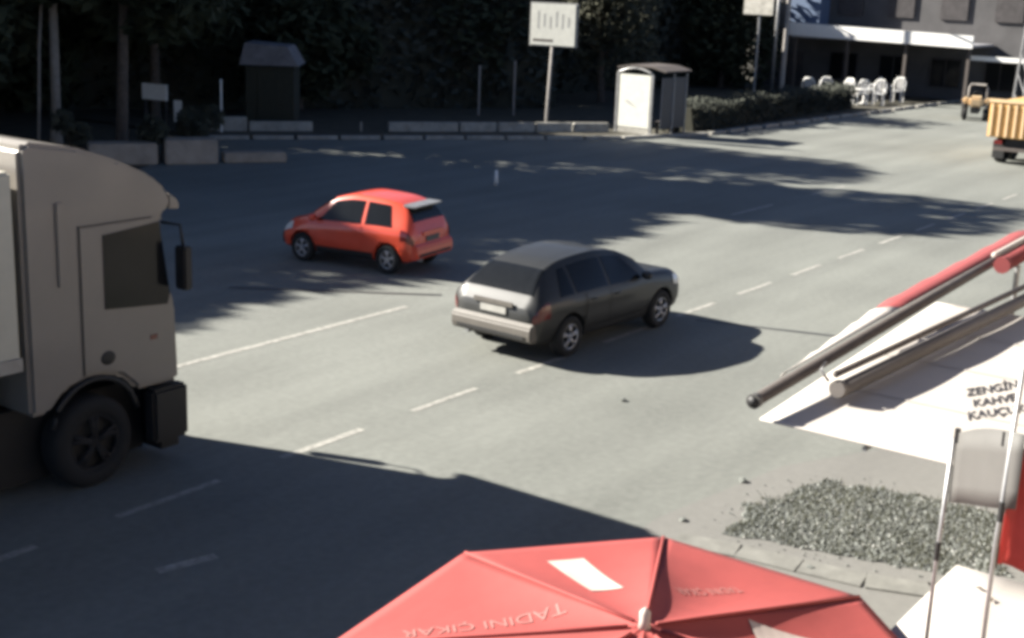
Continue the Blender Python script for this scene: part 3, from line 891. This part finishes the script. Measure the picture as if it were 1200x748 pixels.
lp = thing("lamp_post", "slim grey post left of the far building", "pole", (69.3, 32.4, .05))
tube("shaft", [(0, 0, -.05), (0.02, 0, 4), (.05, 0, 8)], [.11, .09, .07], M['steel'], lp, 8)
tube("arm", [(.05, 0, 8), (-.3, -.6, 8.4), (-.9, -1.4, 8.5)], .05, M['steel'], lp, 6)
box("lamp_head", (-1.2, -1.9, 8.42), (-.8, -1.3, 8.56), M['steel'], lp, .03)
lp2 = thing("utility_pole", "thicker grey pole right beside the slim post by the far building", "pole", (68.0, 31.2, .05))
tube("shaft", [(0, 0, -.05), (.0, 0, 8.5)], [.14, .11], M['polegrey'], lp2, 8)
tube("crossarm", [(-.3, -.7, 8.1), (.3, .7, 8.1)], .05, M['polegrey'], lp2, 6)

ws_ = thing("hanging_sign", "small white sign board on a post at the top by the grey poles", "sign", (67.6, 32.7, .05), rad(-97))
tube("post", [(0, .1, -.05), (0, .1, 5.6)], .06, M['steel'], ws_, 8)
box("panel", (-.95, -.06, 4.25), (.92, .03, 5.5), M['kerb'], ws_, .02)

nb = thing("notice_board", "pale rectangular notice board in the dark trees above the planter", "sign", (30.5, 37.2, .05), rad(-80))
for x in (-.45, .45):
    tube("post", [(x, .03, -.05), (x, .03, 1.7)], .035, M['walldark'], nb, 6)
box("panel", (-.55, -.04, 1.14), (.55, 0, 1.68), M['white'], nb, .01)
nb2 = thing("marker_board", "narrow upright pale board just right of the notice board", "sign", (30.85, 36.45, .05), rad(-80))
tube("post", [(0, .04, -.05), (0, .04, 1.2)], .03, M['walldark'], nb2, 6)
box("panel", (-.17, -.03, .42), (.17, 0, 1.16), M['white'], nb2, .01)

sr = thing("shed", "dark timber shed with a pale metal roof among the trees", "shed", (35.9, 37.3, .05), rad(-52))
box("wall", (-.85, .1, 0), (.95, 2.0, 2.1), M['core'], sr)
prism("roof", [(-1.05, 2.15), (1.15, 2.15), (.75, 2.85), (-.85, 2.95)], -.1, 2.2, M['shedroof'], sr)
box("door", (-.4, .06, 0), (.4, .099, 1.85), M['core'], sr)
tp = thing("short_post", "thin pale post between the narrow board and the shed", "post", (32.4, 36.0, .05))
tube("shaft", [(0, 0, -.05), (0, 0, 1.8)], .035, M['white'], tp, 7)
tube("cap", [(0, 0, 1.8), (0, 0, 1.86)], [.05, .02], M['white'], tp, 7)

mp = thing("marker_post", "thin white marker post on the dark road beyond the orange car", "post", (30.35, 22.4, 0))
tube("shaft", [(0, 0, 0), (0, 0, .40)], [.06, .045], M['white'], mp, 10)
tube("cap", [(0, 0, .40), (0, 0, .43)], [.045, .015], M['white'], mp, 10)

# pale pickets seen against the hedge
for i, (x, y, h, lab) in enumerate(((45.2, 34.4, 2.0, "left one of two pale picket posts left of the square sign"), (46.6, 33.6, 2.2, "right one of two pale picket posts left of the square sign"))):
    t = thing("picket_post", lab, "post", (x, y, .05), 0, "pale posts before the tall hedge")
    tube("shaft", [(0, 0, -.05), (0, 0, h)], .045, M['polegrey'], t, 7)
    tube("cap", [(0, 0, h), (0, 0, h + .08)], [.07, .02], M['polegrey'], t, 7)

# ------------------------------------------------------------------ far building
bd = thing("far_building", "dark grey roadside building with long white fascia canopy", "building", (0, 0, 0))
box("wall", (75.5, 15.0, 0), (84, 36.5, 8.2), M['wallgrey'], bd)
cn = box("canopy", (71.8, 22.4, 3.1), (75.45, 32.6, 3.22), M['roofmetal'], bd)
mesh("fascia", [(71.75, 22.35, 3.06), (71.75, 32.7, 3.22), (71.75, 32.7, 3.92), (71.75, 22.35, 3.70), (71.60, 22.35, 3.06), (71.60, 32.7, 3.22), (71.60, 32.7, 3.92), (71.60, 22.35, 3.70)],
     [(0, 1, 2, 3), (4, 5, 6, 7), (0, 1, 5, 4), (1, 2, 6, 5), (2, 3, 7, 6), (3, 0, 4, 7)], M['white'], cn)
cn2 = box("canopy", (72.9, 19.5, 2.45), (75.45, 22.2, 2.53), M['roofmetal'], bd)
box("fascia", (72.75, 19.5, 2.42), (72.88, 22.9, 2.66), M['white'], cn2)
box("blue_pillar", (74.0, 32.0, 3.3), (75.4, 33.8, 8), M['blue'], bd)
for y in (32.4, 29.3, 26.0, 22.6):
    box("canopy_post", (71.95, y - .08, 0), (72.1, y + .08, 3.08), M['bar'], bd)
for k, y in enumerate((16.2, 18.6, 21.0, 24.0, 27.0, 30.0)):
    w = box("window", (75.38, y, .7), (75.49, y + 1.7, 2.3), M['walldark'], bd)
    box("pane", (75.34, y + .08, .78), (75.375, y + .80, 2.22), M['glass'], w)
    box("pane", (75.34, y + .90, .78), (75.375, y + 1.62, 2.22), M['glass'], w)
    box("window", (75.38, y, 4.4), (75.49, y + 1.5, 6.0), M['walldark'], bd)
box("door", (75.36, 33.4, 0), (75.49, 34.5, 2.2), M['walldark'], bd)

# white garden chairs by the hedge
def chair_parts(t):
    box("seat", (-.22, -.22, .42), (.22, .22, .46), M['white'], t, .015)
    tube("back_frame", [(-.20, -.22, .44), (-.27, -.22, .80), (-.29, -.12, .95), (-.29, .12, .95), (-.27, .22, .80), (-.20, .22, .44)], .028, M['white'], t, 6)
    for k in (-.1, 0, .1):
        box("back_slat", (-.27, k - .025, .47), (-.25, k + .025, .93), M['white'], t)
    for x in (-.19, .19):
        for y in (-.19, .19):
            box("leg", (x - .02, y - .02, 0), (x + .02, y + .02, .419), M['white'], t)
    for y in (-.25, .25):
        tube("armrest", [(-.25, y, .66), (.2, y, .64), (.2, y, .44)], .022, M['white'], t, 6)
spots = [(65.6, 28.6, 20, "leftmost white garden chair behind the low hedge"), (66.4, 28.0, 200, "second white garden chair from the left behind the low hedge"),
         (66.6, 27.0, 170, "white garden chair in the middle behind the low hedge"), (67.0, 26.3, 40, "fourth white garden chair from the left behind the low hedge"),
         (67.6, 25.6, 190, "white garden chair at the right end of the low hedge"), (70.6, 25.7, 185, "white garden chair alone under the fascia canopy"),
         (69.8, 26.8, 100, "white garden chair between the hedge group and the lone chair")]
c0 = None
for i, (x, y, a, lab) in enumerate(spots):
    if c0 is None:
        c0 = thing("garden_chair", lab, "chair", (x, y, .06), rad(a), "white garden chairs"); chair_parts(c0); c0.scale = (1.35, 1.35, 1.35)
    else:
        c = c0.copy(); COL.objects.link(c); c.location = (x, y, .06); c.rotation_euler = (0, 0, rad(a)); c["label"] = lab
        for ch in c0.children:
            k = ch.copy(); COL.objects.link(k); k.parent = c
tb = thing("garden_table", "low white garden table beside the chair at the hedge end", "table", (68.2, 26.6, .06))
tube("table_top", [(0, 0, .70), (0, 0, .74)], .55, M['white'], tb, 20)
tube("pedestal", [(0, 0, 0), (0, 0, .05), (0, 0, .69)], [.3, .06, .05], M['white'], tb, 12)

# ------------------------------------------------------------------ near building behind the awnings
nbd = thing("near_building", "pale rendered shop front carrying the awnings, just outside the frame", "building")
box("wall", (3.5, -1.2, 0), (30, -.45, 5.2), M['stonewall'], nbd)
for k in range(4):
    w = box("shop_window", (9.4 + k * 3.2, -.449, .6), (11.8 + k * 3.2, -.43, 2.2), M['bar'], nbd)
    box("pane", (9.5 + k * 3.2, -.429, .7), (11.7 + k * 3.2, -.42, 2.1), M['glass'], w)
box("door", (6.0, -.449, 0), (7.0, -.43, 2.1), M['walldark'], nbd)

# ------------------------------------------------------------------ near side: awnings
aw = thing("white_awning", "flat white canvas awning with thick grey front bar and red edge", "awning")
CX0, CX1, CY0, CY1, CZ = 9.14, 14.18, -0.38, 4.14, 2.45
nx, ny = 52, 20
def canvas_z(xx, yy):
    a = min(1, max(0, (xx - CX0) / (CX1 - CX0))); b = min(1, max(0, (yy - CY0) / (CY1 - CY0)))
    return CZ - .016 * math.sin(math.pi * ((a * 4) % 1)) * math.sin(math.pi * b)
v, f = [], []
for i in range(nx + 1):
    for j in range(ny + 1):
        xx = CX0 + (CX1 - CX0) * i / nx; yy = CY0 + (CY1 + .34 * i / nx - CY0) * j / ny
        v.append((xx, yy, canvas_z(xx, yy)))
for i in range(nx):
    for j in range(ny):
        a = i * (ny + 1) + j
        f.append((a, a + 1, a + ny + 2, a + ny + 1))
can = mesh("canopy", v, f, M['canvas'], aw, True, solid=.012)
# front bar: a thick cassette tube with a capped end
bar = tube("front_bar", [(9.12, 4.17, 2.60), (17.2, 4.22, 2.86)], .052, M['bar'], aw, 16)
tube("end_cap", [(9.06, 4.17, 2.598), (9.122, 4.17, 2.60)], .060, M['panel'], bar, 16)
tube("end_hole", [(9.045, 4.17, 2.598), (9.058, 4.17, 2.598)], .045, M['black'], bar, 14)
# outer skirt: white near the end, red beyond
def skirt(name, xa, xb, m):
    k = 14; v = []; f = []
    for i in range(k + 1):
        xx = xa + (xb - xa) * i / k
        zb_ = 2.60 + .26 * (xx - 9.12) / 8.08
        grow = min(1.0, .12 + (xx - 9.75) / 3.2)
        v += [(xx, 4.24, zb_ + .05), (xx, 4.24 + .13 * grow, zb_ + .035), (xx, 4.24 + .26 * grow, zb_ + .005 + .010 * math.sin(i * 2.1))]
    for i in range(k):
        f += [(3 * i, 3 * i + 1, 3 * i + 4, 3 * i + 3), (3 * i + 1, 3 * i + 2, 3 * i + 5, 3 * i + 4)]
    return mesh(name, v, f, m, aw, True, solid=.01)
skirt("white_skirt", 9.75, 12.35, M['canvas'])
skirt("red_skirt", 12.37, 17.1, M['redtrim'])
for yy in (1.3, 2.3, 3.3):
    tube("rafter", [(CX0 + .03, yy, CZ - .055), (CX1 - .03, yy, CZ - .055)], .022, M['steel'], aw, 6)
for xx, yy in ((9.15, -.33), (14.1, -.33)):
    tube("post", [(xx, yy, 0), (xx, yy, CZ - .012)], .022, M['steel'], aw, 6)
for k in range(1, 4):
    xx = CX0 + (CX1 - CX0) * k / 4
    v, f = [], []
    for j in range(21):
        yy = CY0 + .02 + (CY1 - CY0 - .04) * j / 20
        z = canvas_z(xx, yy) + .006
        v += [(xx - .018, yy, z - .0015), (xx + .018, yy, z - .0015)]
    mesh("seam", v, [(2 * j, 2 * j + 1, 2 * j + 3, 2 * j + 2) for j in range(20)], M['canvas2'], can, True)
# writing on the canvas
def canvas_text(s, size, x, y, ang, sx, sy, parent, m, zfun, name="lettering"):
    me = text_mesh(s, size)
    ca, sa = math.cos(ang), math.sin(ang)
    bm = bmesh.new(); bm.from_mesh(me)
    for _ in range(2):
        long_e = [e for e in bm.edges if e.calc_length() > size * .25]
        if long_e: bmesh.ops.subdivide_edges(bm, edges=long_e, cuts=1)
    bmesh.ops.triangulate(bm, faces=bm.faces[:])
    for vv in bm.verts:
        px, py = vv.co.x * sx, vv.co.y * sy
        X, Y = x + px * ca - py * sa, y + px * sa + py * ca
        vv.co = Vector((X, Y, zfun(X, Y)))
    bm.to_mesh(me); bm.free()
    return link(name, me, m, parent)

def writing(lines, p0, right, upv, size, parent, m, z):
    """flat print: right/upv are world vectors of one em in the plane"""
    for i, s in enumerate(lines):
        me = text_mesh(s, 1.0, .02)
        for vv in me.vertices:
            q_ = Vector(p0) + Vector(right) * (vv.co.x * size) + Vector(upv) * ((vv.co.y - i * 1.12) * size)
            vv.co = (q_.x, q_.y, canvas_z(q_.x, q_.y) + z)
        link("lettering", me, m, parent)
writing(["ZENGİN", "KAHVE", "KAUÇUK"], (11.26, 3.0, 0), (1.75, -.84, 0), (3.55, 1.25, 0), .082, can, M['ink'], .007)

# second roll on top of the canvas
rb = thing("awning_roll", "grey rolled awning tube lying on top of the white canvas awning", "awning")
tube("roll", [(9.96, 3.84, 2.555), (14.6, 3.62, 2.58)], .066, M['bar2'], rb, 24)
tube("cover_bar", [(9.97, 3.89, 2.675), (14.6, 3.67, 2.70)], .03, M['bar'], rb, 10)
tube("end_cap", [(9.90, 3.843, 2.575), (9.958, 3.84, 2.575)], .07, M['bar2'], rb, 20)
tube("end_hook", [(9.93, 3.93, 2.62), (9.86, 3.98, 2.72), (9.96, 3.98, 2.76)], .014, M['steel'], rb, 6)

ra = thing("red_awning", "dark red rolled awning end at the right edge beyond the white canvas", "awning")
tube("roll", [(14.75, 3.98, 2.86), (19.5, 4.02, 2.95)], .085, M['redtrim'], ra, 16)
tube("bar", [(14.7, 4.08, 2.95), (19.5, 4.12, 3.04)], .035, M['canvas'], ra, 10)
tube("end_cap", [(14.66, 3.98, 2.858), (14.748, 3.98, 2.86)], .09, M['redtrim'], ra, 14)
tube("post", [(15.2, 3.95, 0), (15.2, 3.95, 2.78)], .03, M['steel'], ra, 8)
tube("post", [(19.0, 3.98, 0), (19.0, 3.98, 2.83)], .03, M['steel'], ra, 8)

# flat white canvas close to the camera
wc = thing("canvas_roof", "white canvas stall roof at the lower right corner", "awning")
v, f = [], []
for i in range(13):
    for j in range(9):
        xx = 4.6 + (7.78 - 4.6) * i / 12; yy = -.4 + 2.55 * j / 8
        v.append((xx, yy, 2.30 - .02 * math.sin(math.pi * ((i / 12 * 3) % 1)) * math.sin(math.pi * j / 8)))
for i in range(12):
    for j in range(8):
        a = i * 9 + j; f.append((a, a + 1, a + 10, a + 9))
mesh("canopy", v, f, M['canvas2'], wc, True, solid=.012)
for xx, yy in ((7.72, 2.08), (4.66, 2.08), (7.72, -.33), (4.66, -.33)):
    tube("post", [(xx, yy, 0), (xx, yy, 2.283)], .02, M['steel'], wc, 6)
tube("edge_rail", [(4.62, 2.13, 2.27), (7.76, 2.13, 2.27)], .014, M['steel'], wc, 6)
tube("edge_rail", [(7.76, 2.11, 2.27), (7.76, -.38, 2.27)], .014, M['steel'], wc, 6)
for x, y, a, lab in ((7.42, 1.83, .4, "larger dark dead leaf lying on the white stall roof"), (7.52, 1.93, 1.6, "smaller dark dead leaf lying on the white stall roof")):
    lf = mesh("dead_leaf", [(-.035, 0, 0), (-.01, .016, .008), (.03, .004, .004), (.0, -.014, .010)], [(0, 1, 2, 3)], M['bark'], solid=.002)
    lf.location = (x, y, 2.305); lf.rotation_euler = (0, 0, a)
    tag(lf, lab, "leaf")

# two thin poles with a hanging panel and a red flag
p1 = thing("thin_pole", "thin pale steel pole standing left of the hanging grey banner", "pole", (6.5, 1.9, 2.29))
tube("shaft", [(0, 0, 0), (.0, 0, .62), (.012, -.01, 1.22)], .0115, M['steel'], p1, 8)
tube("clamp", [(0, 0, .56), (0, 0, .66)], .016, M['black'], p1, 8)
p2 = thing("thin_pole", "thin steel pole at the right edge carrying the red flag", "pole", (6.24, 1.55, 2.29))
tube("shaft", [(0, 0, 0), (.0, .005, .8), (.03, -.01, 1.9)], .0115, M['steel'], p2, 8)
tube("clamp", [(0.005, 0, .95), (0.008, 0, 1.05)], .016, M['black'], p2, 8)
hp = thing("plastic_banner", "pale grey plastic banner hung between the two thin poles", "banner", (0, 0, 0))
v, f = [], []
A_, B_ = Vector((6.52, 1.885, 0)), Vector((6.27, 1.57, 0))
for i in range(9):
    p = A_.lerp(B_, .03 + 1.27 * i / 8)
    for j in range(5):
        v.append((p.x + .008 * math.sin(i * .9), p.y, 3.17 + .37 * j / 4 + .165 * i / 8 + (.03 * math.sin(math.pi * i / 8) if j == 4 else 0)))
for i in range(8):
    for j in range(4):
        a = i * 5 + j; f.append((a, a + 1, a + 6, a + 5))
sheet = mesh("sheet", v, f, M['panel'], hp, True, solid=.004)
for t in (.03, .95):
    p = A_.lerp(B_, t)
    box("clip", (p.x - .012, p.y - .012, 3.49 + .12 * t), (p.x + .012, p.y + .012, 3.56 + .12 * t), M['black'], hp)

fl = thing("red_flag", "red cloth flag hanging from the thin pole at the right edge", "flag", (0, 0, 0))
v, f = [], []
for i in range(13):
    for j in range(9):
        t = i / 12
        v.append((6.255 + .30 * t + .030 * math.sin(i * 1.15 + j * .2), 1.54 - .42 * t + .022 * math.sin(i * 1.15), 3.02 + .60 * j / 8 - .08 * t * (1 - j / 8) - .05 * t))
for i in range(12):
    for j in range(8):
        a = i * 9 + j; f.append((a, a + 1, a + 10, a + 9))
mesh("cloth", v, f, M['redflag'], fl, True, solid=.003)
tube("hem_cord", [(6.250, 1.545, 3.0), (6.258, 1.545, 3.64)], .008, M['bark'], fl, 6)

# ------------------------------------------------------------------ red parasol
PX, PY, PR, PZ, PA = 5.24, 2.88, 1.60, 2.33, 2.66
ps = thing("red_parasol", "large faded red parasol with white prints in the foreground", "parasol", (PX + .88 * .17, PY + .48 * .17, 0))
ps.rotation_mode = 'AXIS_ANGLE'
ps.rotation_axis_angle = (rad(4.0), .48, -.88, 0)
ANG = [rad(26.0 + 45 * k) for k in range(8)]
def canopy_z(dx, dy, off=0.0):
    r = math.hypot(dx, dy)
    if r < 1e-6: return PA + off
    a = (math.atan2(dy, dx) - ANG[0]) % (math.pi / 4) - math.pi / 8
    rim = PR * math.cos(math.pi / 8) / math.cos(a)
    t = r / rim
    sag = .055 * math.sin(math.pi * min(t, 1)) * (1 - (abs(a) / (math.pi / 8)) ** 2)
    return PA + (PZ - PA) * t - sag + off
NR, NP = 22, 16
for k in range(8):
    v, f = [], []
    for i in range(NR + 1):
        for j in range(NP + 1):
            t = i / NR
            c0_, c1_ = ANG[k], ANG[k] + math.pi / 4
            a = Vector((math.cos(c0_), math.sin(c0_))) * PR * t; b = Vector((math.cos(c1_), math.sin(c1_))) * PR * t
            p = a.lerp(b, j / NP)
            v.append((p.x, p.y, canopy_z(p.x, p.y)))
    for i in range(NR):
        for j in range(NP):
            a = i * (NP + 1) + j
            f.append((a, a + 1, a + NP + 2, a + NP + 1))
    # hanging valance
    b0 = len(v)
    for j in range(NP + 1):
        p = v[NR * (NP + 1) + j]
        v.append((p[0] * 1.004, p[1] * 1.004, p[2] - .13 - .015 * math.sin(j * 1.6)))
    for j in range(NP):
        f.append((NR * (NP + 1) + j, NR * (NP + 1) + j + 1, b0 + j + 1, b0 + j))
    mesh("canopy_panel", v, f, M['red'], ps, True, solid=.006)
    a = ANG[k]
    tube("rib", [(math.cos(a) * .06, math.sin(a) * .06, PA - .05), (math.cos(a) * PR * .98, math.sin(a) * PR * .98, PZ - .03)], .012, M['steel'], ps, 6)
    # stitched seam over each rib
    tube("seam", [(math.cos(a) * PR * t, math.sin(a) * PR * t, canopy_z(math.cos(a) * PR * t, math.sin(a) * PR * t) + .004) for t in (.05, .3, .6, .99)], .010, M['red'], ps, 6)
tube("pole", [(0, 0, 0.05), (0, 0, PA - .02)], .024, M['white'], ps, 10)
tube("base", [(0, 0, 0.0), (0, 0, .07), (0, 0, .10)], [.32, .32, .12], M['kerb'], ps, 20)
tube("finial", [(0, 0, PA - .01), (0, 0, PA + .03), (0, 0, PA + .075), (0, 0, PA + .10)], [.032, .026, .028, .006], M['print'], ps, 10)
zf = lambda X, Y: canopy_z(X, Y, .005)
canvas_text("TADINI ÇIKAR", .13, -.17, .84, rad(-47 + 180), 1.0, 1.25, ps, M['faint_print'], zf)
canvas_text("TADINI ÇIKAR", .075, .89, .11, rad(-28 + 180), .85, 1.5, ps, M['faint_print'], zf)
def decal(name, pts, m, n=6):
    bm = bmesh.new()
    vs = [bm.verts.new((p[0] - PX, p[1] - PY, 0)) for p in pts]
    bm.faces.new(vs)
    for _ in range(3):
        bmesh.ops.subdivide_edges(bm, edges=bm.edges[:], cuts=1, use_grid_fill=True)
    for vv in bm.verts: vv.co.z = canopy_z(vv.co.x, vv.co.y, .005)
    return from_bm(name, bm, m, ps)
decal("emblem", [(5.93, 3.92), (6.10, 3.78), (5.80, 3.33), (5.68, 3.46)], M['print'])
decal("emblem", [(5.86, 2.62), (6.12, 2.22), (5.86, 2.08), (5.70, 2.46)], M['print'])
